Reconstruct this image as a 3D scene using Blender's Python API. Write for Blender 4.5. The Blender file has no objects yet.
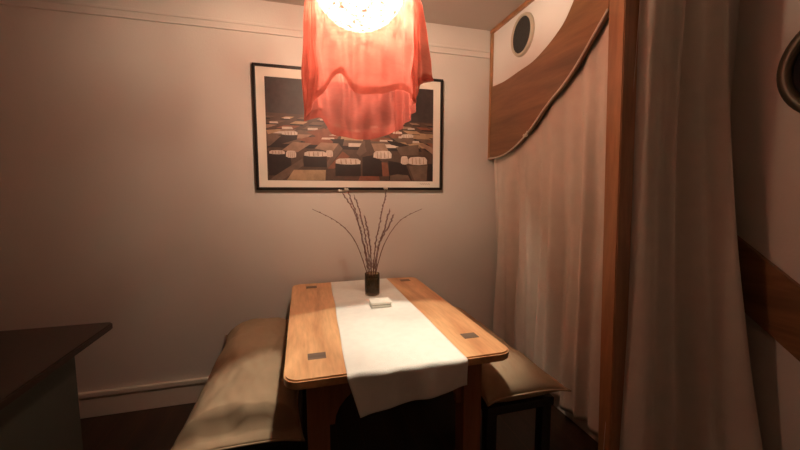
import bpy, bmesh, math, random
from mathutils import Vector, noise
random.seed(7)
C = bpy.context.scene.collection
PI = math.pi
H = 1.38                                   # eye height
WALL_Y, WALL_X, CEIL = 2.5, 2.13, 2.572
ALC_X, ALC_Y = 1.54, 1.345            # block behind the alcove curtain

# ------------------------------------------------------------------ materials
def mat(name, base=(.8,.8,.8), rough=.6, vary=.0, vscale=4., bump=0., bscale=60., stretch=(1,1,1), metal=0., coat=0.):
    m = bpy.data.materials.new(name); m.use_nodes = True
    nt = m.node_tree; b = nt.nodes['Principled BSDF']
    b.inputs['Roughness'].default_value = rough; b.inputs['Metallic'].default_value = metal
    b.inputs['Base Color'].default_value = (*base, 1)
    if coat: b.inputs['Coat Weight'].default_value = coat
    tc = nt.nodes.new('ShaderNodeTexCoord'); mp = nt.nodes.new('ShaderNodeMapping')
    mp.inputs['Scale'].default_value = stretch
    nt.links.new(tc.outputs['Object'], mp.inputs['Vector'])
    if vary:
        n = nt.nodes.new('ShaderNodeTexNoise'); n.inputs['Scale'].default_value = vscale; n.inputs['Detail'].default_value = 5
        r = nt.nodes.new('ShaderNodeValToRGB')
        r.color_ramp.elements[0].position = .3; r.color_ramp.elements[1].position = .7
        r.color_ramp.elements[0].color = (*[c*(1-vary) for c in base], 1)
        r.color_ramp.elements[1].color = (*[min(1, c*(1+vary)) for c in base], 1)
        nt.links.new(mp.outputs[0], n.inputs['Vector']); nt.links.new(n.outputs['Fac'], r.inputs[0])
        nt.links.new(r.outputs[0], b.inputs['Base Color'])
    if bump:
        n2 = nt.nodes.new('ShaderNodeTexNoise'); n2.inputs['Scale'].default_value = bscale; n2.inputs['Detail'].default_value = 6
        bp = nt.nodes.new('ShaderNodeBump'); bp.inputs['Strength'].default_value = bump; bp.inputs['Distance'].default_value = .01
        nt.links.new(mp.outputs[0], n2.inputs['Vector']); nt.links.new(n2.outputs['Fac'], bp.inputs['Height'])
        nt.links.new(bp.outputs[0], b.inputs['Normal'])
    return m

def wood(name, dark, light, axis='Y', scale=9., rough=.35, seams=None, coat=.15):
    """grain stretched along one axis, knots, optional board seams at given object-x"""
    m = bpy.data.materials.new(name); m.use_nodes = True
    nt = m.node_tree; L = nt.links; b = nt.nodes['Principled BSDF']
    b.inputs['Roughness'].default_value = rough; b.inputs['Coat Weight'].default_value = coat; b.inputs['Coat Roughness'].default_value = .3
    tc = nt.nodes.new('ShaderNodeTexCoord'); mp = nt.nodes.new('ShaderNodeMapping')
    s = {'X': (.12,1,1), 'Y': (1,.12,1), 'Z': (1,1,.12)}[axis]
    mp.inputs['Scale'].default_value = s
    L.new(tc.outputs['Object'], mp.inputs['Vector'])
    n = nt.nodes.new('ShaderNodeTexNoise'); n.inputs['Scale'].default_value = scale; n.inputs['Detail'].default_value = 7; n.inputs['Distortion'].default_value = 1.2
    L.new(mp.outputs[0], n.inputs['Vector'])
    r = nt.nodes.new('ShaderNodeValToRGB')
    r.color_ramp.elements[0].position = .28; r.color_ramp.elements[1].position = .68
    r.color_ramp.elements[0].color = (*dark,1); r.color_ramp.elements[1].color = (*light,1)
    L.new(n.outputs['Fac'], r.inputs[0])
    n2 = nt.nodes.new('ShaderNodeTexNoise'); n2.inputs['Scale'].default_value = scale*9; n2.inputs['Detail'].default_value = 4
    L.new(mp.outputs[0], n2.inputs['Vector'])
    mx = nt.nodes.new('ShaderNodeMix'); mx.data_type = 'RGBA'; mx.blend_type = 'MULTIPLY'; mx.inputs['Factor'].default_value = .35
    L.new(r.outputs[0], mx.inputs['A']); L.new(n2.outputs['Color'], mx.inputs['B'])
    r2 = nt.nodes.new('ShaderNodeValToRGB'); r2.color_ramp.elements[0].position=.3; r2.color_ramp.elements[1].position=.6
    r2.color_ramp.elements[0].color=(.55,.5,.45,1); r2.color_ramp.elements[1].color=(1,1,1,1)
    L.new(n2.outputs['Fac'], r2.inputs[0]); L.new(r2.outputs[0], mx.inputs['B'])
    out = mx.outputs['Result']
    # knots
    v = nt.nodes.new('ShaderNodeTexVoronoi'); v.inputs['Scale'].default_value = 2.6
    mp2 = nt.nodes.new('ShaderNodeMapping'); mp2.inputs['Scale'].default_value = {'X': (.5,1,1), 'Y': (1,.5,1), 'Z': (1,1,.5)}[axis]
    L.new(tc.outputs['Object'], mp2.inputs['Vector']); L.new(mp2.outputs[0], v.inputs['Vector'])
    r3 = nt.nodes.new('ShaderNodeValToRGB'); r3.color_ramp.elements[0].position=.03; r3.color_ramp.elements[1].position=.075
    r3.color_ramp.elements[0].color=(.3,.2,.15,1); r3.color_ramp.elements[1].color=(1,1,1,1)
    L.new(v.outputs['Distance'], r3.inputs[0])
    mx2 = nt.nodes.new('ShaderNodeMix'); mx2.data_type='RGBA'; mx2.blend_type='MULTIPLY'; mx2.inputs['Factor'].default_value=.8
    L.new(out, mx2.inputs['A']); L.new(r3.outputs[0], mx2.inputs['B']); out = mx2.outputs['Result']
    if seams:
        sp = nt.nodes.new('ShaderNodeSeparateXYZ'); L.new(tc.outputs['Object'], sp.inputs[0])
        for sx in seams:
            a = nt.nodes.new('ShaderNodeMath'); a.operation='COMPARE'; a.inputs[1].default_value = sx; a.inputs[2].default_value = .0018
            L.new(sp.outputs['X'], a.inputs[0])
            mx3 = nt.nodes.new('ShaderNodeMix'); mx3.data_type='RGBA'; mx3.inputs['B'].default_value=(.08,.03,.012,1)
            L.new(a.outputs[0], mx3.inputs['Factor']); L.new(out, mx3.inputs['A']); out = mx3.outputs['Result']
    L.new(out, b.inputs['Base Color'])
    bp = nt.nodes.new('ShaderNodeBump'); bp.inputs['Strength'].default_value=.12; bp.inputs['Distance'].default_value=.004
    L.new(n2.outputs['Fac'], bp.inputs['Height']); L.new(bp.outputs[0], b.inputs['Normal'])
    return m

def sheer(name, through, body, t_fac, bump=.4):
    """thin cloth: a share of the light passes straight through, the rest is scattered"""
    m = bpy.data.materials.new(name); m.use_nodes = True
    nt = m.node_tree; L = nt.links
    for n in list(nt.nodes):
        if n.type == 'BSDF_PRINCIPLED': nt.nodes.remove(n)
    out = nt.nodes['Material Output']
    tr = nt.nodes.new('ShaderNodeBsdfTransparent'); tr.inputs[0].default_value = (*through,1)
    tl = nt.nodes.new('ShaderNodeBsdfTranslucent'); df = nt.nodes.new('ShaderNodeBsdfDiffuse')
    tc = nt.nodes.new('ShaderNodeTexCoord'); mp = nt.nodes.new('ShaderNodeMapping'); mp.inputs['Scale'].default_value=(1,1,3.2)
    L.new(tc.outputs['Object'], mp.inputs['Vector'])
    n1 = nt.nodes.new('ShaderNodeTexNoise'); n1.inputs['Scale'].default_value = 16; n1.inputs['Detail'].default_value=6; n1.inputs['Distortion'].default_value=1.5
    L.new(mp.outputs[0], n1.inputs['Vector'])
    bp = nt.nodes.new('ShaderNodeBump'); bp.inputs['Strength'].default_value=bump; bp.inputs['Distance'].default_value=.02
    L.new(n1.outputs['Fac'], bp.inputs['Height'])
    r = nt.nodes.new('ShaderNodeValToRGB'); r.color_ramp.elements[0].position=.3; r.color_ramp.elements[1].position=.72
    r.color_ramp.elements[0].color=(*[c*.86 for c in body],1); r.color_ramp.elements[1].color=(*body,1)
    L.new(n1.outputs['Fac'], r.inputs[0])
    for s in (tl, df):
        L.new(r.outputs[0], s.inputs[0]); L.new(bp.outputs[0], s.inputs['Normal'])
    a = nt.nodes.new('ShaderNodeMixShader'); a.inputs[0].default_value=.5; L.new(tl.outputs[0], a.inputs[1]); L.new(df.outputs[0], a.inputs[2])
    bb = nt.nodes.new('ShaderNodeMixShader'); bb.inputs[0].default_value=1-t_fac; L.new(tr.outputs[0], bb.inputs[1]); L.new(a.outputs[0], bb.inputs[2])
    L.new(bb.outputs[0], out.inputs['Surface'])
    return m

M = {}
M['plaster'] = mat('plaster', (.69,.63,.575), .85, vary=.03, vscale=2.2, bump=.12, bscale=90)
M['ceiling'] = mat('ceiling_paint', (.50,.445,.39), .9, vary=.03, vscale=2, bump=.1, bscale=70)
M['trim'] = mat('trim_paint', (.74,.66,.57), .5, vary=.03)
M['floor'] = wood('floor_boards', (.018,.009,.006), (.05,.025,.015), 'Y', 6, .4, seams=[i*.14-2.5 for i in range(30)])
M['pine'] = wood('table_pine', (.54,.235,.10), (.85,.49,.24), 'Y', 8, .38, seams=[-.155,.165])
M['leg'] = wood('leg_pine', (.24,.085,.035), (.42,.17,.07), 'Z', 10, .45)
M['tenon'] = wood('tenon_wood', (.09,.055,.04), (.2,.13,.085), 'X', 16, .5)
M['cedar'] = wood('cedar_board', (.13,.058,.022), (.30,.14,.058), 'Y', 7, .38)
M['post'] = wood('cedar_post', (.27,.115,.047), (.48,.235,.105), 'Z', 8, .4)
M['black_wood'] = mat('black_stained_wood', (.02,.014,.011), .45, vary=.3, vscale=8, stretch=(1,.15,1))
M['counter'] = mat('dark_counter', (.028,.019,.015), .35, vary=.15, vscale=5)
M['teal'] = mat('grey_green_paint', (.075,.095,.085), .6, vary=.06)
M['frame'] = mat('black_frame', (.012,.008,.007), .35, vary=.1)
M['mat'] = mat('cream_mat', (.80,.72,.62), .9, vary=.02)
M['linen'] = mat('runner_linen', (.88,.85,.78), .9, vary=.03, vscale=30, bump=.25, bscale=260)
M['cushion'] = mat('tan_canvas', (.35,.24,.148), .95, vary=.06, vscale=6, bump=.1, bscale=320)
M['curtain'] = mat('cream_muslin', (.71,.63,.55), .95, vary=.04, vscale=12, bump=.2, bscale=240)
M['white_panel'] = mat('white_panel', (.80,.76,.72), .7, vary=.02)
M['ring'] = mat('porthole_ring', (.55,.47,.36), .45, vary=.08)
M['ring_dark'] = mat('dark_bronze_ring', (.10,.082,.055), .4, vary=.1, metal=.3)
M['glass_dark'] = mat('dark_mesh', (.028,.028,.026), .6, vary=.3, vscale=120, bump=.3, bscale=160)
M['glass_black'] = mat('black_pane', (.006,.005,.008), .9)
M['rope'] = mat('white_cord', (.72,.63,.52), .9, vary=.1, vscale=80)
M['twig'] = mat('twig_bark', (.17,.075,.05), .7, vary=.25, vscale=60)
M['bud'] = mat('willow_bud', (.30,.21,.20), .9, vary=.3, vscale=120)
M['tip'] = mat('pale_bud', (.62,.52,.44), .9, vary=.1)
M['cream'] = mat('cream_card', (.86,.80,.70), .6, vary=.02)
M['brown_card'] = mat('brown_card', (.30,.2,.14), .7)
M['rodm'] = mat('brass_rod', (.3,.2,.1), .35, metal=.8)
M['red_cloth'] = sheer('coral_voile', (1,.88,.78), (.42,.100,.073), .32, .12)

def paper_globe():
    m = bpy.data.materials.new('fibre_paper'); m.use_nodes = True; nt = m.node_tree; L = nt.links
    nt.nodes.remove(nt.nodes['Principled BSDF']); out = nt.nodes['Material Output']
    tc = nt.nodes.new('ShaderNodeTexCoord')
    v = nt.nodes.new('ShaderNodeTexVoronoi'); v.feature='DISTANCE_TO_EDGE'; v.inputs['Scale'].default_value=15
    nz = nt.nodes.new('ShaderNodeTexNoise'); nz.inputs['Scale'].default_value=9; nz.inputs['Detail'].default_value=3
    mx = nt.nodes.new('ShaderNodeMix'); mx.data_type='RGBA'; mx.blend_type='ADD'; mx.inputs['Factor'].default_value=.35
    L.new(tc.outputs['Object'], mx.inputs['A']); L.new(nz.outputs['Color'], mx.inputs['B']); L.new(tc.outputs['Object'], nz.inputs['Vector'])
    L.new(mx.outputs['Result'], v.inputs['Vector'])
    r = nt.nodes.new('ShaderNodeValToRGB'); r.color_ramp.elements[0].position=.045; r.color_ramp.elements[1].position=.065
    r.color_ramp.elements[0].color=(.0,.0,.0,1); r.color_ramp.elements[1].color=(.95,.93,.88,1)
    L.new(v.outputs['Distance'], r.inputs[0])
    tr = nt.nodes.new('ShaderNodeBsdfTransparent'); tl = nt.nodes.new('ShaderNodeBsdfTranslucent')
    L.new(r.outputs[0], tr.inputs[0]); L.new(r.outputs[0], tl.inputs[0])
    a = nt.nodes.new('ShaderNodeMixShader'); a.inputs[0].default_value=.14
    L.new(tr.outputs[0], a.inputs[1]); L.new(tl.outputs[0], a.inputs[2]); L.new(a.outputs[0], out.inputs['Surface'])
    return m
M['globe'] = paper_globe()
def emit(name, col, s):
    m = bpy.data.materials.new(name); m.use_nodes = True; nt = m.node_tree
    nt.nodes.remove(nt.nodes['Principled BSDF']); e = nt.nodes.new('ShaderNodeEmission')
    e.inputs[0].default_value=(*col,1); e.inputs[1].default_value=s
    nt.links.new(e.outputs[0], nt.nodes['Material Output'].inputs[0]); return m
M['bulb'] = emit('glowing_bulb', (1,.915,.765), 3900)
def glass(name, col, rough=.05, t=.9):
    m = bpy.data.materials.new(name); m.use_nodes = True; b = m.node_tree.nodes['Principled BSDF']
    b.inputs['Base Color'].default_value=(*col,1); b.inputs['Transmission Weight'].default_value=t; b.inputs['Roughness'].default_value=rough; b.inputs['IOR'].default_value=1.45
    return m
M['vase'] = glass('smoky_glass', (.62,.43,.27), .06, .95)
M['vase_fill'] = mat('dark_green_water', (.07,.075,.04), .15, vary=.4, vscale=18)

# ------------------------------------------------------------------ helpers
def obj(name, bm, m, parent=None, smooth=False):
    me = bpy.data.meshes.new(name)
    bmesh.ops.recalc_face_normals(bm, faces=bm.faces)
    bm.to_mesh(me); bm.free()
    for x in (m if isinstance(m, (list, tuple)) else [m]): me.materials.append(x)
    if smooth:
        for p in me.polygons: p.use_smooth = True
    o = bpy.data.objects.new(name, me); C.objects.link(o)
    if parent: o.parent = parent; o.matrix_parent_inverse.identity(); 
    return o
def local(bm, root):
    """points were written in world space: express them in the parent's frame"""
    bmesh.ops.translate(bm, verts=bm.verts, vec=-root_world(root)); return bm
def root_world(r):
    v = Vector(r.location)
    while r.parent: r = r.parent; v += Vector(r.location)
    return v
def part(name, bm, m, root, smooth=False): return obj(name, local(bm, root), m, root, smooth)
def thing(name, label, cat, loc, group=None):
    o = bpy.data.objects.new(name, None); C.objects.link(o); o.empty_display_size=.05
    o.location = loc; o['label']=label; o['category']=cat
    if group: o['group']=group
    return o
def tag(o, label, cat, group=None):
    o['label']=label; o['category']=cat
    if group: o['group']=group
    return o
def struct(name, bm, m, label=None, cat=None):
    o = obj(name, bm, m); o['kind']='structure'
    o['label'] = label or name.replace('_',' '); o['category'] = cat or name.split('_')[0]
    return o
def box(bm, lo, hi, bev=0.):
    r = bmesh.ops.create_cube(bm, size=1)
    vs = r['verts']
    for v in vs:
        v.co = Vector([lo[i] + (v.co[i]+.5)*(hi[i]-lo[i]) for i in range(3)])
    if bev:
        es = list({e for v in vs for e in v.link_edges})
        bmesh.ops.bevel(bm, geom=es, offset=bev, segments=2, affect='EDGES', profile=.6)
    return bm
def B(lo, hi, bev=0.): return box(bmesh.new(), lo, hi, bev)
def prism(pts, vec, bev=0.):
    """outline (3D points, planar) extruded along vec"""
    bm = bmesh.new()
    vs = [bm.verts.new(p) for p in pts]; f = bm.faces.new(vs)
    r = bmesh.ops.extrude_face_region(bm, geom=[f])
    nv = [g for g in r['geom'] if isinstance(g, bmesh.types.BMVert)]
    bmesh.ops.translate(bm, verts=nv, vec=vec)
    if bev:
        S = set(vs); N = set(nv)
        es = [e for e in bm.edges if (e.verts[0] in S) == (e.verts[1] in S)]
        bmesh.ops.bevel(bm, geom=es, offset=bev, segments=2, affect='EDGES')
    return bm
def cat(pts, n, closed=False):
    out=[]; k=len(pts); rng = k if closed else k-1
    P = lambda i: Vector(pts[i%k]) if closed else Vector(pts[max(0,min(k-1,i))])
    for i in range(rng):
        a,b,c,d = P(i-1),P(i),P(i+1),P(i+2)
        for j in range(n):
            t=j/n
            out.append(.5*((2*b)+(c-a)*t+(2*a-5*b+4*c-d)*t*t+(3*b-a-3*c+d)*t**3))
    if not closed: out.append(P(k-1))
    return out
def tube(bm, pts, r, seg=8):
    pts=[Vector(p) for p in pts]; rings=[]
    for i,p in enumerate(pts):
        d=(pts[min(i+1,len(pts)-1)]-pts[max(i-1,0)]).normalized()
        a=d.cross(Vector((0,0,1)) if abs(d.z)<.9 else Vector((1,0,0))).normalized(); b=d.cross(a)
        rr=r[i] if isinstance(r,(list,tuple)) else r
        rings.append([bm.verts.new(p+(a*math.cos(2*PI*k/seg)+b*math.sin(2*PI*k/seg))*rr) for k in range(seg)])
    for x,y in zip(rings,rings[1:]):
        for k in range(seg): bm.faces.new((x[k],x[(k+1)%seg],y[(k+1)%seg],y[k]))
    bm.faces.new(rings[0]); bm.faces.new(rings[-1][::-1]); return bm
def lathe(bm, prof, c, seg=40, axis='Z'):
    rings=[]
    for r,h in prof:
        ring=[]
        for k in range(seg):
            a=2*PI*k/seg; u,v=r*math.cos(a),r*math.sin(a)
            p = (u,v,h) if axis=='Z' else (h,u,v)
            ring.append(bm.verts.new(Vector(c)+Vector(p)))
        rings.append(ring)
    for x,y in zip(rings,rings[1:]):
        for k in range(seg): bm.faces.new((x[k],x[(k+1)%seg],y[(k+1)%seg],y[k]))
    if prof[0][0]>1e-6: bm.faces.new(rings[0][::-1])
    if prof[-1][0]>1e-6: bm.faces.new(rings[-1])
    bmesh.ops.remove_doubles(bm, verts=bm.verts, dist=1e-6)
    return bm
def grid(fn, nu, nv, closed_u=False):
    bm=bmesh.new(); g=[]
    for i in range(nu if closed_u else nu+1):
        g.append([bm.verts.new(fn(i/nu, j/nv)) for j in range(nv+1)])
    n=len(g)
    for i in range(nu):
        for j in range(nv):
            bm.faces.new((g[i][j],g[(i+1)%n][j],g[(i+1)%n][j+1],g[i][j+1]))
    return bm
def solid(o, t, offset=0):
    m=o.modifiers.new('thickness','SOLIDIFY'); m.thickness=t; m.offset=offset; return o
def nz(x,y=0,z=0): return noise.noise(Vector((x,y,z)))

# ------------------------------------------------------------------ setting
LX, FY = -3.6, -3.2
struct('floor', B((LX-.1,FY-.1,-.1),(WALL_X+.1,WALL_Y+.1,0)), M['floor'], 'dark wooden floor under the table and benches')
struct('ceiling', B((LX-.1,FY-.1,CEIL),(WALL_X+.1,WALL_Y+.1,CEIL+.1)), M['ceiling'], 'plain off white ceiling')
struct('wall_back', B((LX-.1,WALL_Y,0),(WALL_X+.1,WALL_Y+.1,CEIL)), M['plaster'], 'cream plaster back wall behind the table')
struct('wall_right', B((WALL_X,FY,0),(WALL_X+.1,WALL_Y,CEIL)), M['plaster'], 'cream plaster right wall behind the curtains')
struct('wall_alcove', B((ALC_X,ALC_Y,0),(WALL_X,WALL_Y,CEIL)), M['plaster'], 'cream plaster wall hidden behind the two curtains','wall')
struct('wall_left', B((LX-.1,FY,0),(LX,WALL_Y,CEIL)), M['plaster'], 'cream plaster left wall')
struct('wall_front', B((LX-.1,FY-.1,0),(WALL_X+.1,FY,CEIL)), M['plaster'], 'cream plaster wall opposite the back wall')
bm=B((LX,WALL_Y-.018,0),(WALL_X-.002,WALL_Y,.135),.003); box(bm,(LX,WALL_Y-.026,.128),(WALL_X-.002,WALL_Y,.16),.006)
struct('baseboard_back', bm, M['trim'], 'painted baseboard along the back wall','baseboard')
bm=B((LX,WALL_Y-.010,2.372),(1.39,WALL_Y,2.425),.003); box(bm,(LX,WALL_Y-.018,2.409),(1.39,WALL_Y,2.427),.005); box(bm,(LX,WALL_Y-.014,2.37),(1.39,WALL_Y,2.380),.003)
struct('trim_1', bm, M['plaster'], 'thin picture rail moulding high on the back wall','trim')

# ------------------------------------------------------------------ alcove front on the right
AX=1.40
al = thing('alcove_front','varnished wooden alcove front with sweeping curved board, white upper panel and tall post','alcove',(AX+.04,1.9,0))
top=[(2.485,2.161),(2.31,2.152),(2.133,2.166),(1.99,2.178),(1.874,2.213),(1.79,2.25),(1.721,2.292),(1.68,2.335),(1.63,2.40),(1.54,2.50),(1.48,2.548)]
bot=[(2.485,1.633),(2.36,1.632),(2.25,1.647),(2.14,1.682),(2.033,1.733),(1.94,1.795),(1.854,1.864),(1.775,1.915),(1.701,1.959),(1.64,2.005),(1.583,2.055),(1.50,2.14),(1.415,2.226)]
TOP=cat([(AX,a,b) for a,b in top],4); BOT=cat([(AX,a,b) for a,b in bot],4)
# curved board
pts=[p.copy() for p in TOP]+[Vector((AX,1.412,2.548))]+[p.copy() for p in reversed(BOT)]
cb=part('curved_board', prism(pts,(.028,0,0),.004), M['cedar'], al); cb['label']='reddish cedar board with an S-shaped sweep'
# white panel above it, set back a little
pts=[(AX+.012,p.y,p.z-.01) for p in TOP]+[(AX+.012,1.48,2.56),(AX+.012,2.485,2.56)]
wp=part('upper_panel', prism(pts,(.012,0,0)), M['white_panel'], al); wp['label']='white painted panel'
part('top_rail', B((AX-.008,1.40,2.546),(AX+.03,2.497,2.571),.003), M['post'], al)
part('side_strip', B((AX-.006,2.474,1.622),(AX+.03,2.497,2.546),.003), M['post'], al)
bm=bmesh.new(); r=bmesh.ops.create_cube(bm,size=1)
for v in r['verts']:
    z=(v.co.z+.5)*CEIL; s=z/CEIL
    y0,y1=1.262+.072*s,1.334+.092*s
    v.co=Vector((AX-.004+(v.co.x+.5)*.084, y0+(v.co.y+.5)*(y1-y0), z))
bmesh.ops.bevel(bm,geom=list(bm.edges),offset=.004,segments=2,affect='EDGES')
part('post', bm, M['post'], al)
# speaker-like round port in the white panel
pc=Vector((AX+.012,2.105,2.385))
pr=bpy.data.objects.new('porthole',None)
bm=lathe(bmesh.new(),[(0,-.012),(.098,-.012),(.100,-.008),(.100,.01),(0,.01)],pc,48,'X')
for v in bm.verts: v.co.z=pc.z+(v.co.z-pc.z)*1.12
ph=part('porthole',bm,M['glass_dark'],al,False); ph['label']='dark round mesh porthole'
bm=lathe(bmesh.new(),[(.098,.008),(.098,-.016),(.104,-.022),(.112,-.020),(.117,-.010),(.118,.008),(.098,.008)],pc,48,'X')
for v in bm.verts: v.co.z=pc.z+(v.co.z-pc.z)*1.12
part('porthole_ring',bm,M['ring'],ph,True)
bpy.data.objects.remove(pr)
# curtain gathered under the curved board
def boty(y):
    for a,b in zip(BOT,BOT[1:]):
        if (a.y-y)*(b.y-y)<=0: return a.z+(b.z-a.z)*((y-a.y)/(b.y-a.y) if a.y!=b.y else 0)
    return BOT[-1].z if y<BOT[-1].y else BOT[0].z
def curt1(u,v):
    y=2.49-u*1.105; zt=boty(y)+.012; zb=.085+.05*(1-u)+.02*nz(u*9)
    z=zt+(zb-zt)*v
    w=u*58+2.6*nz(u*6)+.8*nz(u*3,v*1.5)
    amp=.005+.027*min(1,v*2.2)
    x=AX+.040+.040*min(1,v*2.2)+amp*(.65*math.sin(w)+.5*math.sin(w*.47+2*v)+.5*nz(u*11,v*2.5))
    y+= .012*math.sin(w*.5)*v + .02*nz(u*5,v*3)*v
    yy=min(y,2.485)
    if u>.9: yy+= -.0*v
    return Vector((x,yy,z))
ct=thing('curtain','cream curtain gathered along the underside of the curved wooden board','curtain',(AX+.05,1.93,0),'cream curtains on the right')
part('fabric', grid(curt1,260,70), M['curtain'], ct, True)
cord=cat([(AX-.005,p.y,p.z-.005) for p in BOT[::4]],4)
bm=tube(bmesh.new(),cord,.0055,8)
cdo=part('cord',bm,M['rope'],ct,True); cdo['label']='white cord along the curved edge'
bm=bmesh.new(); k=Vector((AX-.008,2.01,1.735)); bmesh.ops.create_icosphere(bm,subdivisions=2,radius=.013)
for v in bm.verts: v.co=v.co*(1+.25*nz(*(v.co*90)))+k
tube(bm,cat([k,k+Vector((-.004,.02,.006)),k+Vector((0,.03,-.012))],4),.004,6); tube(bm,cat([k,k+Vector((-.006,-.012,.012)),k+Vector((0,-.01,.022))],4),.004,6)
part('cord_knot',bm,M['rope'],ct,True)

def curt2(u,v):
    z=2.53+(.04-2.53)*v
    q=v**1.9; uu=u+.012*nz(u*6+1,v*1.5)
    xt=1.468+uu*.495; xb=1.385+uu*.705
    x=xt+(xb-xt)*q
    w=u*26+2.2*nz(u*4+3)+.7*nz(u*2+7,v*1.3)
    amp=.016+.022*min(1,v*1.3+.1)
    y=1.300-.02*u*0+amp*(.55*math.sin(w)+.75*math.sin(w*.43+1.1*v+1)+.7*nz(u*6+4,v*1.6))-q*(.035+.26*u**1.5)
    x+=.012*math.sin(w*.5)*v
    return Vector((x,y,z))
c2=thing('curtain','wide dim cream curtain hanging in folds beside the wooden post and over the slanting board','curtain',(1.74,1.25,0),'cream curtains on the right')
part('fabric', grid(curt2,200,70), M['curtain'], c2, True)
bm=tube(bmesh.new(),[(1.47,1.30,2.54),(WALL_X-.001,1.30,2.54)],.008,10)
part('curtain_rod',bm,M['rodm'],c2,True)
for o in (ct,c2):
    for ch in o.children:
        if ch.name.startswith('fabric'): solid(ch,.002)
KS=WALL_X/1.49
bmk=[(.925,1.258),(.885,1.225),(.711,1.092),(.20,.70),(.05,.585),(.05,.40),(.20,.513),(.70,.866),(.826,.956),(.925,1.030)]
tag(obj('slanted_board',prism([(WALL_X-.001,a*KS,H+(b-H)*KS) for a,b in bmk],(-.028,0,0),.003),M['cedar']),'reddish wooden board slanting down the right wall from behind the wide curtain','board')
pc=Vector((WALL_X,.642*KS,H+.37*KS))
pw=thing('round_port','large round black port with a dark bronze rim on the right wall','porthole',pc)
sc_=lambda pr:[(r*KS,h) for r,h in pr]
part('pane',lathe(bmesh.new(),sc_([(0,-.012),(.136,-.012),(.138,-.001),(0,-.001)]),pc,56,'X'),M['glass_black'],pw)
part('rim',lathe(bmesh.new(),sc_([(.134,-.001),(.134,-.022),(.142,-.034),(.156,-.036),(.168,-.026),(.171,-.001),(.134,-.001)]),pc,56,'X'),M['ring_dark'],pw,True)

# ------------------------------------------------------------------ table
TX0,TX1,TY0,TY1,TZ=-.074,.795,1.178,2.46,.75
def rrect(x0,x1,y0,y1,z,r,n=8):
    out=[]
    for cx,cy,a0 in ((x1-r,y1-r,0),(x0+r,y1-r,PI/2),(x0+r,y0+r,PI),(x1-r,y0+r,1.5*PI)):
        for k in range(n+1):
            a=a0+PI/2*k/n; out.append((cx+r*math.cos(a),cy+r*math.sin(a),z))
    return out
tb=thing('dining_table','orange pine dining table with rounded corners and dark inset tenons','table',((TX0+TX1)/2,(TY0+TY1)/2,0))
part('tabletop',prism(rrect(TX0,TX1,TY0,TY1,TZ-.036,.055),(0,0,.036),.006),M['pine'],tb)
LEG=[(.042,1.345),(.694,1.365),(.05,2.36),(.694,2.37)]
for i,(x,y) in enumerate(LEG):
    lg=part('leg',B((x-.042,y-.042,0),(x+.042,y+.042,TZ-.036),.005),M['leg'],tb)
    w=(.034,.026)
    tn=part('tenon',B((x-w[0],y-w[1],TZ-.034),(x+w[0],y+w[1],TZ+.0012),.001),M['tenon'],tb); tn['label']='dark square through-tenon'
def arch(y):
    x0,x1=.084,.652; p=[(x0,y,.714),(x0,y,.46)]
    for k in range(17):
        a=PI-PI*k/16; p.append((.368+.262*math.cos(a),y,.46+.18*math.sin(a)))
    p+=[(x1,y,.46),(x1,y,.714)]
    return prism(p,(0,.03,0),.002)
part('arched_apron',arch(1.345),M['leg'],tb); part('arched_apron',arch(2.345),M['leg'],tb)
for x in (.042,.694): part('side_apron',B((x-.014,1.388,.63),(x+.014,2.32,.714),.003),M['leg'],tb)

# runner
def runner(u,v):
    # v 0 = far end; the cloth bends over the near edge and hangs
    Ltop=2.44-1.172; drop=.135-.045*u; Lall=Ltop+.02+drop; s=v*Lall
    xl=.180-.045*min(1,s/Ltop); xr=.575+.012*min(1,s/Ltop)
    x=xl+(xr-xl)*u + .004*nz(u*2,s*3)*(1 if 0<u<1 else 1.5)
    if s<Ltop: y=2.44-s; z=TZ+.0035+max(0,.006*nz(u*4+2,s*6)-.0015)*math.sin(PI*min(1,v))
    else:
        t=s-Ltop; rb=.013
        a=min(PI/2,t/rb); y=1.172-rb*math.sin(a); z=TZ+.0035-rb*(1-math.cos(a))
        e=max(0,t-rb*PI/2)
        z-=e; y+= -.012*math.sin(u*11+.8)*e/.14 -.012*e/.14 + .01*nz(u*5,e*9)
        x+= .045*(1-u)**2*e/.14 - .006*u*e/.14
        z+= .004*math.sin(u*14)*e/.14
    return Vector((x,y,z))
rn=obj('table_runner',grid(runner,60,150),M['linen'],None,True); solid(rn,.002)
tag(rn,'white linen runner lying along the table and hanging over its near edge','table runner')

# vase
VC=Vector((.40,2.07,TZ+.0075))
vs=thing('glass_vase','small square-shouldered smoky dark green glass vase holding bare branches','vase',VC)
prof=[(0,0),(.040,0),(.044,.004),(.045,.02),(.045,.128),(.0435,.131),(.042,.128),(.042,.012),(.038,.009),(0,.009)]
part('glass_body',lathe(bmesh.new(),prof,VC,48),M['vase'],vs,True)
wt=part('water',lathe(bmesh.new(),[(0,.0095),(.038,.0095),(.0415,.013),(.0415,.088),(0,.088)],VC,40),M['vase_fill'],vs,True); wt['label']='dark green fill in the lower vase'

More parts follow.
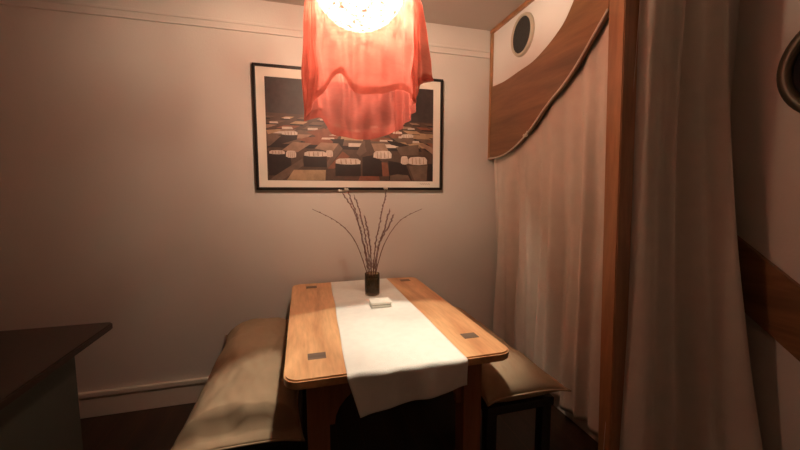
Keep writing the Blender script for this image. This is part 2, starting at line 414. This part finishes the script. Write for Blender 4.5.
# branches: rim-level point, mid point, tip
BR=[
 ((.368,2.075),[(.30,2.08,1.085),(.20,2.06,1.20)],(.057,2.05,1.279),'branch arching furthest left with a bare drooping tip',0),
 ((.385,2.06),[(.345,2.05,1.08),(.29,2.03,1.26)],(.216,2.0,1.378),'tall budded branch leaning left, its pale tip leftmost at the picture frame',1),
 ((.380,2.09),[(.352,2.11,1.08),(.312,2.13,1.26)],(.268,2.15,1.388),'tall budded branch with pale tip, second from left at the picture frame',1),
 ((.390,2.04),[(.362,2.03,1.07),(.328,2.01,1.23)],(.285,2.0,1.362),'tall dark-tipped branch leaning left just right of the pale-tipped pair',0),
 ((.402,2.10),[(.395,2.11,1.06),(.382,2.12,1.15)],(.363,2.13,1.236),'short upright budded branch in the middle of the vase',0),
 ((.407,2.07),[(.425,2.08,1.07),(.462,2.08,1.24)],(.494,2.08,1.394),'tallest branch leaning right with a pale tip at the frame',1),
 ((.415,2.05),[(.437,2.04,1.06),(.473,2.02,1.18)],(.493,2.0,1.279),'straight budded branch leaning right just below the tallest one',0),
 ((.412,2.085),[(.447,2.088,1.06),(.502,2.085,1.16)],(.541,2.08,1.243),'reddish branch leaning right with a short forked look, between straight and arching ones',0),
 ((.424,2.07),[(.475,2.07,1.06),(.57,2.06,1.20)],(.708,2.05,1.272),'branch arching furthest right with a bare tip',0)]
for i,(rim,mids,tip,lab,pale) in enumerate(BR):
    lab=lab.replace(' with a short forked look, between straight and arching ones',' and ending lowest, beside the rightmost arching one')
    base=(.40+(rim[0]-.40)*.75, 2.07+(rim[1]-2.07)*.75, TZ+.0995)
    P=cat([base,(rim[0],rim[1],.895)]+mids+[tip],8); n=len(P)
    t=thing('branch',lab,'branch',base,'bare budded branches in the vase')
    part('stem',tube(bmesh.new(),P,[.0034-.0021*k/(n-1) for k in range(n)],6),M['twig'],t,True)
    bm=bmesh.new(); rnd=random.Random(i)
    bare=i in (0,8)
    cnt=13 if bare else 24
    for k in range(cnt):
        f=.30+.66*k/cnt; q=f*(n-1); a=int(q); p=P[a].lerp(P[min(a+1,n-1)],q-a); d=(P[min(a+1,n-1)]-P[a]).normalized()
        side=d.cross(Vector((rnd.uniform(-1,1),rnd.uniform(-1,1),.2))).normalized()
        r0=.0030 if bare else .0048
        mtx=d.to_track_quat('Z','Y').to_matrix().to_4x4()
        res=bmesh.ops.create_uvsphere(bm,u_segments=6,v_segments=4,radius=r0)
        for v in res['verts']: v.co.z*=1.9; v.co=mtx@v.co; v.co+=p+side*r0*.8+d*.002
    bd=part('buds',bm,M['bud'],t,True); bd['kind']='stuff'
    if pale:
        bm=bmesh.new()
        for dx,dz in ((0,0),(-.012,.002)):
            r=bmesh.ops.create_uvsphere(bm,u_segments=8,v_segments=6,radius=.0075)
            for v in r['verts']: v.co=Vector((v.co.x+tip[0]+dx,v.co.y+tip[1],v.co.z*1.3+tip[2]+dz))
        pb=part('tip_bud',bm,M['tip'],t,True); pb['label']='pale fluffy bud at the tip'

# small box on the runner
bx=thing('small_box','small flat cream box on the runner in front of the vase','box',(.40,1.855,TZ+.008))
def rb(lo,hi,b,m,nm):
    bm=B(lo,hi,b); bmesh.ops.rotate(bm,verts=bm.verts,cent=(.40,1.855,.77),matrix=__import__('mathutils').Matrix.Rotation(-.03,3,'Z')); return part(nm,bm,m,bx)
rb((.345,1.812,TZ+.008),(.457,1.90,TZ+.019),.003,M['cream'],'base')
rb((.349,1.816,TZ+.0185),(.453,1.896,TZ+.0225),0,M['brown_card'],'band')
rb((.344,1.811,TZ+.022),(.458,1.901,TZ+.036),.004,M['cream'],'lid')

# ------------------------------------------------------------------ benches + cushions
def bench(x0,x1,y0,y1,lab):
    b=thing('bench',lab,'bench',((x0+x1)/2,(y0+y1)/2,0),'black benches beside the table')
    part('seat_board',B((x0,y0,.375),(x1,y1,.415),.005),M['black_wood'],b)
    for x in (x0+.03,x1-.03):
        for y in (y0+.035,y1-.035): part('leg',B((x-.025,y-.025,0),(x+.025,y+.025,.376),.004),M['black_wood'],b)
    return b
def pillow(name,cx,cy,hw,hl,z0,z1,seam,lab,seedv,taper):
    """cushion whose upper and lower face meet in a seam; corners drawn out to points"""
    p=thing(name,lab,'cushion',(cx,cy,z0),'tan bench cushions')
    N=84
    def edge(u,v):
        px=hw*u*(1-.045*(1-abs(v)**2.2)+ .05*abs(u*v)**6)
        py=hl*v*(1-.02*(1-abs(u)**2.2)+ .03*abs(u*v)**6)
        c=abs(u*v)**10
        return cx+px*(1+.06*c)+.012*nz(v*2.5+seedv,u)*abs(u), cy+py*(1+.012*c)
    def up(u,v,s):
        fx=max(0,1-abs(u)**2.6); fy=max(0,1-abs(v)**(16 if taper else 9))
        f=(fx**.55)*(fy**.62)*(1-taper*max(0,-v)**1.5)
        if taper:
            q=min(1,max(0,(v+.90+.022*nz(u*2.3+seedv,7)+.012*math.sin(u*5))/.055)); f*=.14+.86*q*q*(3-2*q)
        wr=.010*nz(u*2.2+seedv,v*4.5)+.006*nz(u*6,v*9+seedv)+.045*taper/.2*math.exp(-((v+.91)/.06)**2)*nz(u*3.4+seedv,v*6)
        return f,wr*f**.5
    def fn_top(a,b):
        u,v=a*2-1,b*2-1; x,y=edge(u,v); f,w=up(u,v,1); return Vector((x,y,seam+(z1-seam)*f+w))
    def fn_bot(a,b):
        u,v=a*2-1,b*2-1; x,y=edge(u,v); f,w=up(u,v,-1); return Vector((x,y,seam-(seam-z0)*min(1,f*1.6)))
    bm=grid(fn_top,N,N); g2=grid(fn_bot,N,N)
    me=bpy.data.meshes.new('tmp'); g2.to_mesh(me); g2.free(); bm.from_mesh(me); bpy.data.meshes.remove(me)
    bmesh.ops.remove_doubles(bm,verts=bm.verts,dist=1e-5)
    part('cover',bm,M['cushion'],p,True)
    ring=[]
    n=40
    for k in range(n): ring.append(edge(-1+2*k/n,-1))
    for k in range(n): ring.append(edge(1,-1+2*k/n))
    for k in range(n): ring.append(edge(1-2*k/n,1))
    for k in range(n): ring.append(edge(-1,1-2*k/n))
    bm=bmesh.new(); tube(bm,[(x,y,seam) for x,y in ring]+[(*ring[0],seam)],.0042,6)
    part('seam_piping',bm,M['cushion'],p,True)
    return p
bench(-.47,-.02,1.40,2.46,'black bench at the left of the table under the larger tan cushion')
bench(.775,1.125,1.335,2.44,'black bench at the right of the table beside the curtains')
LC=pillow('cushion',-.257,1.91,.222,.56,.4155,.572,.428,'large tan bench cushion left of the table with creased near end',1.3,.2)
RC=pillow('cushion',(.955),1.87,.19,.56,.4155,.56,.465,'tan bench cushion right of the table with pointed near corner by the curtain',5.1,0)

# ------------------------------------------------------------------ counter at the left
cn=thing('counter','dark topped counter with a grey-green side in the lower left corner','counter',(-1.4,1.4,0))
part('counter_top',prism(rrect(-2.2,-.885,.55,1.975,.722,.03,6),(0,0,.03),.005),M['counter'],cn)
bd=part('body',B((-2.15,.62,.06),(-1.0,1.87,.722),.004),M['teal'],cn); bd['label']='grey-green painted side'
part('plinth',B((-2.1,.66,0),(-1.03,1.83,.06)),M['black_wood'],cn)

# ------------------------------------------------------------------ framed picture
PX0,PX1,PZ0,PZ1=-.279,1.012,1.387,2.184
pf=thing('framed_picture','wide black framed photograph of rows of beds, hanging on the back wall','picture',((PX0+PX1)/2,WALL_Y,PZ0))
fw=.018; y0,y1=WALL_Y-.024,WALL_Y-.001
bm=bmesh.new()
box(bm,(PX0,y0,PZ0),(PX1,y1,PZ0+fw),.002); box(bm,(PX0,y0,PZ1-fw),(PX1,y1,PZ1),.002)
box(bm,(PX0,y0,PZ0+fw),(PX0+fw,y1,PZ1-fw),.002); box(bm,(PX1-fw,y0,PZ0+fw),(PX1,y1,PZ1-fw),.002)
part('frame',bm,M['frame'],pf)
IX0,IX1,IZ0,IZ1=-.208,.940,1.450,2.108
mt=part('mat_board',B((PX0+.015,WALL_Y-.014,PZ0+.015),(PX1-.015,WALL_Y-.004,PZ1-.015)),M['mat'],pf)
bm=tube(bmesh.new(),[(IX1-.10+.006*k,WALL_Y-.0145,1.432+.004*math.sin(k*2.3)*(1 if k%3 else .4)) for k in range(14)],.0011,5)
part('signature',bm,mat('pencil',(.12,.09,.08),.8),pf)
# the print: one flat sheet; bed rows are coloured patches of the image
pal={'ground':(.075,.042,.03),'sky':(.042,.03,.028),'bed':(.26,.16,.11),'pillow':(.52,.42,.35),'dark':(.022,.013,.011),'rust':(.19,.07,.04),'tan':(.34,.22,.13),'mid':(.125,.078,.055)}
keys=list(pal); pm=[mat('print_'+k,pal[k],.5,vary=.18,vscale=30) for k in keys]
bm=bmesh.new(); layer=[0]
def quad(ps,k):
    layer[0]+=1; y=WALL_Y-.0145-.000012*layer[0]
    vs=[bm.verts.new((IX0+(IX1-IX0)*min(1,max(0,u)),y,IZ1-(IZ1-IZ0)*min(1,max(0,v)))) for u,v in ps]
    f=bm.faces.new(vs); f.material_index=keys.index(k)
def U(px,py):
    u=(px-265.5)/166.5; yt=76.5+u*12.5; return (u,(py-yt)/(181.2-yt))
def qa(k,*ps): quad([U(260+x/5.62,110+y/5.62) for x,y in ps],k)      # left half
def qb(k,*ps): quad([U(350+x/5.62,110+y/5.62) for x,y in ps],k)      # right half
quad([(0,0),(1,0),(1,1),(0,1)],'ground'); quad([(0,0),(1,0),(1,.36),(0,.34)],'sky')
rp=random.Random(5)
for r in range(6):                                    # far rows of beds
    v=.37+.042*r; sz=.028+.011*r
    for k in range(11-r):
        u=(k+.5*(r%2)+.3)/(10.6-r)+rp.uniform(-.012,.012); ln=(.5-u)*.12*sz/.05
        c=rp.choice(['bed','mid','mid','rust','tan'])
        quad([(u-sz,v),(u+sz*.8,v),(u+sz*.8-ln,v+sz*.7),(u-sz*1.1-ln,v+sz*.7)],c)
        quad([(u-sz*1.1-ln,v+sz*.7),(u+sz*.8-ln,v+sz*.7),(u+sz*.75-ln,v+sz*1.15),(u-sz-ln,v+sz*1.15)],'dark')
        if rp.random()<.45: quad([(u-sz*.4-ln,v+sz*.35),(u+sz*.7-ln,v+sz*.3),(u+sz*.8-ln,v+sz*.75),(u-sz*.4-ln,v+sz*.8)],'pillow')
def pil(q,x0,y0,x1,y1):
    w,h=x1-x0,y1-y0
    q('pillow',(x0,y0+h*.25),(x0+w*.12,y0),(x0+w*.5,y0-h*.06),(x0+w*.88,y0),(x1,y0+h*.35),(x1-w*.02,y1-h*.1),(x0+w*.6,y1),(x0+w*.2,y1-h*.05),(x0-w*.02,y1-h*.2))
    for k in range(4):
        a=x0+w*(.18+.2*k); q('bed',(a,y0+h*.12),(a+w*.03,y0+h*.12),(a+w*.05,y1-h*.12),(a+w*.01,y1-h*.08))
# nearer beds, left half
qa('tan',(28,112),(100,106),(104,116),(40,136)); qa('mid',(30,150),(150,140),(140,165),(34,205)); qa('rust',(235,120),(330,100),(400,130),(300,150))
qa('dark',(110,140),(190,140),(185,165),(60,205),(34,215)); pil(qa,110,118,190,140)
qa('rust',(240,150),(320,150),(300,195),(190,165)); qa('dark',(360,160),(440,160),(430,200),(400,195))
qa('bed',(108,226),(165,178),(262,186),(186,238)); qa('bed',(278,214),(312,180),(408,186),(372,236))
qa('mid',(372,236),(408,186),(430,215),(345,330),(340,300)); qa('dark',(34,232),(150,250),(158,372),(38,372))
pil(qa,44,228,122,250); pil(qa,128,230,180,270)
qa('mid',(70,372),(212,272),(218,312),(105,398),(40,398)); qa('dark',(217,256),(342,256),(342,322),(218,320)); pil(qa,224,232,342,262); pil(qa,338,226,376,264)
qa('rust',(345,330),(430,230),(470,260),(380,330)); qa('tan',(166,338),(336,338),(332,398),(128,398)); qa('dark',(388,296),(530,296),(530,372),(388,372)); pil(qa,392,272,530,306)
# right half
qb('mid',(40,165),(60,230),(20,260),(0,240)); qb('dark',(175,165),(260,180),(330,200),(300,215),(200,190)); qb('mid',(230,205),(370,190),(370,250),(260,250))
qb('mid',(265,150),(335,150),(332,185),(300,190)); pil(qb,265,132,338,152); qb('tan',(365,125),(466,132),(466,152),(400,152))
qb('bed',(86,184),(164,184),(188,228),(106,232)); qb('dark',(35,262),(100,250),(150,290),(150,372),(35,372)); qb('dark',(186,282),(290,300),(330,395),(190,395)); pil(qb,100,228,206,272)
qb('rust',(146,292),(180,292),(192,372),(152,372)); qb('rust',(20,372),(130,372),(135,398),(10,398))
qb('bed',(372,186),(400,184),(466,208),(466,246)); qb('ground',(372,200),(466,250),(466,300),(430,300)); qb('mid',(308,312),(425,308),(420,398),(345,398)); pil(qb,262,258,304,304); pil(qb,308,262,424,306)
qb('mid',(196,368),(240,360),(305,366),(322,398),(196,398)); qb('dark',(428,300),(466,300),(466,398),(424,398))
pt=part('print',bm,pm,pf)

# ------------------------------------------------------------------ lamp
LCN=Vector((.257,1.55,2.258)); GR=.198
lp=thing('pendant_lamp','glowing round paper globe pendant lamp hanging inside the coral cloth','lamp',(LCN.x,LCN.y,CEIL))
bm=lathe(bmesh.new(),[(GR*math.sin(a),-GR*math.cos(a)) for a in [.0+ (PI-.16)*k/40 for k in range(41)]][0:41],LCN,64)
# open collar at the top
tops=[f for f in bm.faces if len(f.verts)>4]; bmesh.ops.delete(bm,geom=tops,context='FACES_ONLY')
gs=part('globe_shade',bm,M['globe'],lp,True); gs['label']='white fibrous paper globe'
bm=bmesh.new(); bmesh.ops.create_uvsphere(bm,u_segments=20,v_segments=12,radius=.034); bmesh.ops.translate(bm,verts=bm.verts,vec=LCN)
bl=part('bulb',bm,M['bulb'],lp,True); bl['label']='lit bulb'
part('socket',lathe(bmesh.new(),[(0,.034),(.02,.034),(.022,.04),(.022,.09),(.012,.105),(0,.105)],LCN,20),M['frame'],lp,True)
bm=lathe(bmesh.new(),[(.022,.085),(.07,.078),(.12,.05),(.122,.047),(.07,.072),(.022,.080)],LCN,40)  # unseen dome, added to keep light off the ceiling and send it down
part('added_reflector',bm,M['white_panel'],lp,True)
part('lamp_cord',tube(bmesh.new(),[LCN+Vector((0,0,.10)),(LCN.x,LCN.y,CEIL-.02)],.003,8),M['frame'],lp,True)
part('ceiling_rose',lathe(bmesh.new(),[(0,CEIL-.028),(.02,CEIL-.028),(.045,CEIL-.012),(.048,CEIL-.0005),(0,CEIL-.0005)],(LCN.x,LCN.y,0),32),M['trim'],lp,True)

# cloth draped over the globe: hem points (x,y,z) and how far the cloth stands out at globe height
HEM=[((.022,1.55,1.668),.205),((.045,1.61,1.685),.205),((.088,1.645,1.70),.228),((.141,1.67,1.641),.222),((.205,1.69,1.628),.218),((.272,1.70,1.622),.216),
     ((.36,1.70,1.632),.216),((.438,1.69,1.662),.22),((.495,1.675,1.72),.225),((.545,1.69,1.875),.27),((.655,1.72,1.925),.345),((.565,1.64,1.905),.29),((.508,1.58,1.80),.245),
     ((.478,1.50,1.768),.225),((.43,1.42,1.772),.22),((.368,1.375,1.768),.22),((.275,1.335,1.738),.225),((.20,1.335,1.742),.225),((.143,1.355,1.808),.225),((.08,1.41,1.74),.228),((.035,1.48,1.685),.205)]
HP=cat([h for h,_ in HEM],12,True); HR=[p.x for p in cat([(r,0,0) for _,r in HEM],12,True)]
NU=len(HP)
def drape(i,t):
    h=HP[i]; d=Vector((h.x-LCN.x,h.y-LCN.y,0)); d.normalize()
    R=GR+.010; rr=HR[i]; k=i/NU
    fold=math.sin(2*PI*k*23+2*nz(k*9))*.6+math.sin(2*PI*k*9+1)*.4
    if t<.38:
        a=.10+(PI/2-.10)*t/.38; q=t/.38
        r=R*math.sin(a)+(rr-R)*q**3; z=LCN.z+R*math.cos(a)+.004
        r+=.008*max(0,fold)*q*q
        return Vector((LCN.x,LCN.y,z))+d*r
    q=(t-.38)/.62
    s=Vector((LCN.x,LCN.y,LCN.z+.004))+d*(rr+.008*max(0,fold))
    p=s.lerp(h,q)
    bulge=math.sin(PI*q)*.004
    p+=d*(bulge+ (fold-.45)*.021*math.sin(PI*min(1,q*.75))*(1 if q<.67 else (1-q)/.33*.8+.2)*1.0)
    p+=Vector((nz(p.x*14,p.y*14,p.z*9),nz(p.y*14+5,p.x*14,p.z*9),.0))*.014*q
    p.z+=.012*nz(p.x*9+2,p.y*9,3)*q*(1-q)*4*.5
    return p
bm=bmesh.new(); NV=64; G=[[bm.verts.new(drape(i,j/NV)) for j in range(NV+1)] for i in range(NU)]
for i in range(NU):
    for j in range(NV): bm.faces.new((G[i][j],G[(i+1)%NU][j],G[(i+1)%NU][j+1],G[i][j+1]))
# the cloth laps over itself on the left and at the right: a second layer just inside, ending higher
def lap(i0,i1,sc,hem):
    g=[]
    for i in range(i0,i1+1):
        row=[]
        for j in range(10,NV+1):
            p=drape(i%NU,j/NV*hem); c=Vector((LCN.x,LCN.y,p.z)); row.append(bm.verts.new(c+(p-c)*sc+Vector((0,0,.004))))
        g.append(row)
    for r0,r1 in zip(g,g[1:]):
        for k in range(len(r0)-1): bm.faces.new((r0[k],r1[k],r1[k+1],r0[k+1]))
lap(NU-22,NU+26,.975,.96)
HB=[[bm.verts.new(drape(i,j/NV)*1+Vector((0,0,.002))) for j in (NV-2,NV-1,NV)] for i in range(NU)]   # turned-up hem
for i in range(NU):
    for j in range(2): bm.faces.new((HB[i][j],HB[(i+1)%NU][j],HB[(i+1)%NU][j+1],HB[i][j+1]))
g=[]                                                  # right: the inner layer hangs lower than the outer flap
for i in range(84,160):
    k=(i-84)/75; d=Vector((HP[i].x-LCN.x,HP[i].y-LCN.y,0)).normalized(); row=[]
    a0=HP[84]; a1=HP[160]; zb=a0.z+(a1.z-a0.z)*k-.012
    an0=math.atan2(a0.y-LCN.y,a0.x-LCN.x); an1=math.atan2(a1.y-LCN.y,a1.x-LCN.x); an=an0+(an1-an0)*k
    d=Vector((math.cos(an),math.sin(an),0))
    for j in range(46):
        q=j/45; z=LCN.z+(zb-LCN.z)*q
        r=.207+.02*q+.010*math.sin(k*25+2*q)*q+.008*nz(k*6,q*3)
        row.append(bm.verts.new(Vector((LCN.x,LCN.y,z))+d*r))
    g.append(row)
for r0,r1 in zip(g,g[1:]):
    for k in range(45): bm.faces.new((r0[k],r1[k],r1[k+1],r0[k+1]))
dc=obj('draped_cloth',bm,M['red_cloth'],None,True)
tag(dc,'sheer coral red cloth draped over the glowing pendant lamp','cloth')
cam_pts=None

# ------------------------------------------------------------------ camera, world, view
cam=bpy.data.cameras.new('camera'); co=bpy.data.objects.new('camera',cam); C.objects.link(co)
cam.sensor_width=36; cam.lens=355/800*36; cam.clip_start=.02
yaw=math.radians(15.5); pitch=math.atan2(34,355)
co.location=(0,0,H); co.rotation_euler=(PI/2-pitch,0,-yaw)
bpy.context.scene.camera=co
w=bpy.data.worlds.new('world'); bpy.context.scene.world=w; w.use_nodes=True
w.node_tree.nodes['Background'].inputs[0].default_value=(.02,.016,.013,1)
sc=bpy.context.scene
sc.view_settings.view_transform='Standard'; sc.view_settings.look='None'; sc.view_settings.gamma=1; sc.view_settings.exposure=0; sc.view_settings.use_curve_mapping=False
sc.cycles.max_bounces=12; sc.cycles.transparent_max_bounces=24; sc.cycles.sample_clamp_indirect=6
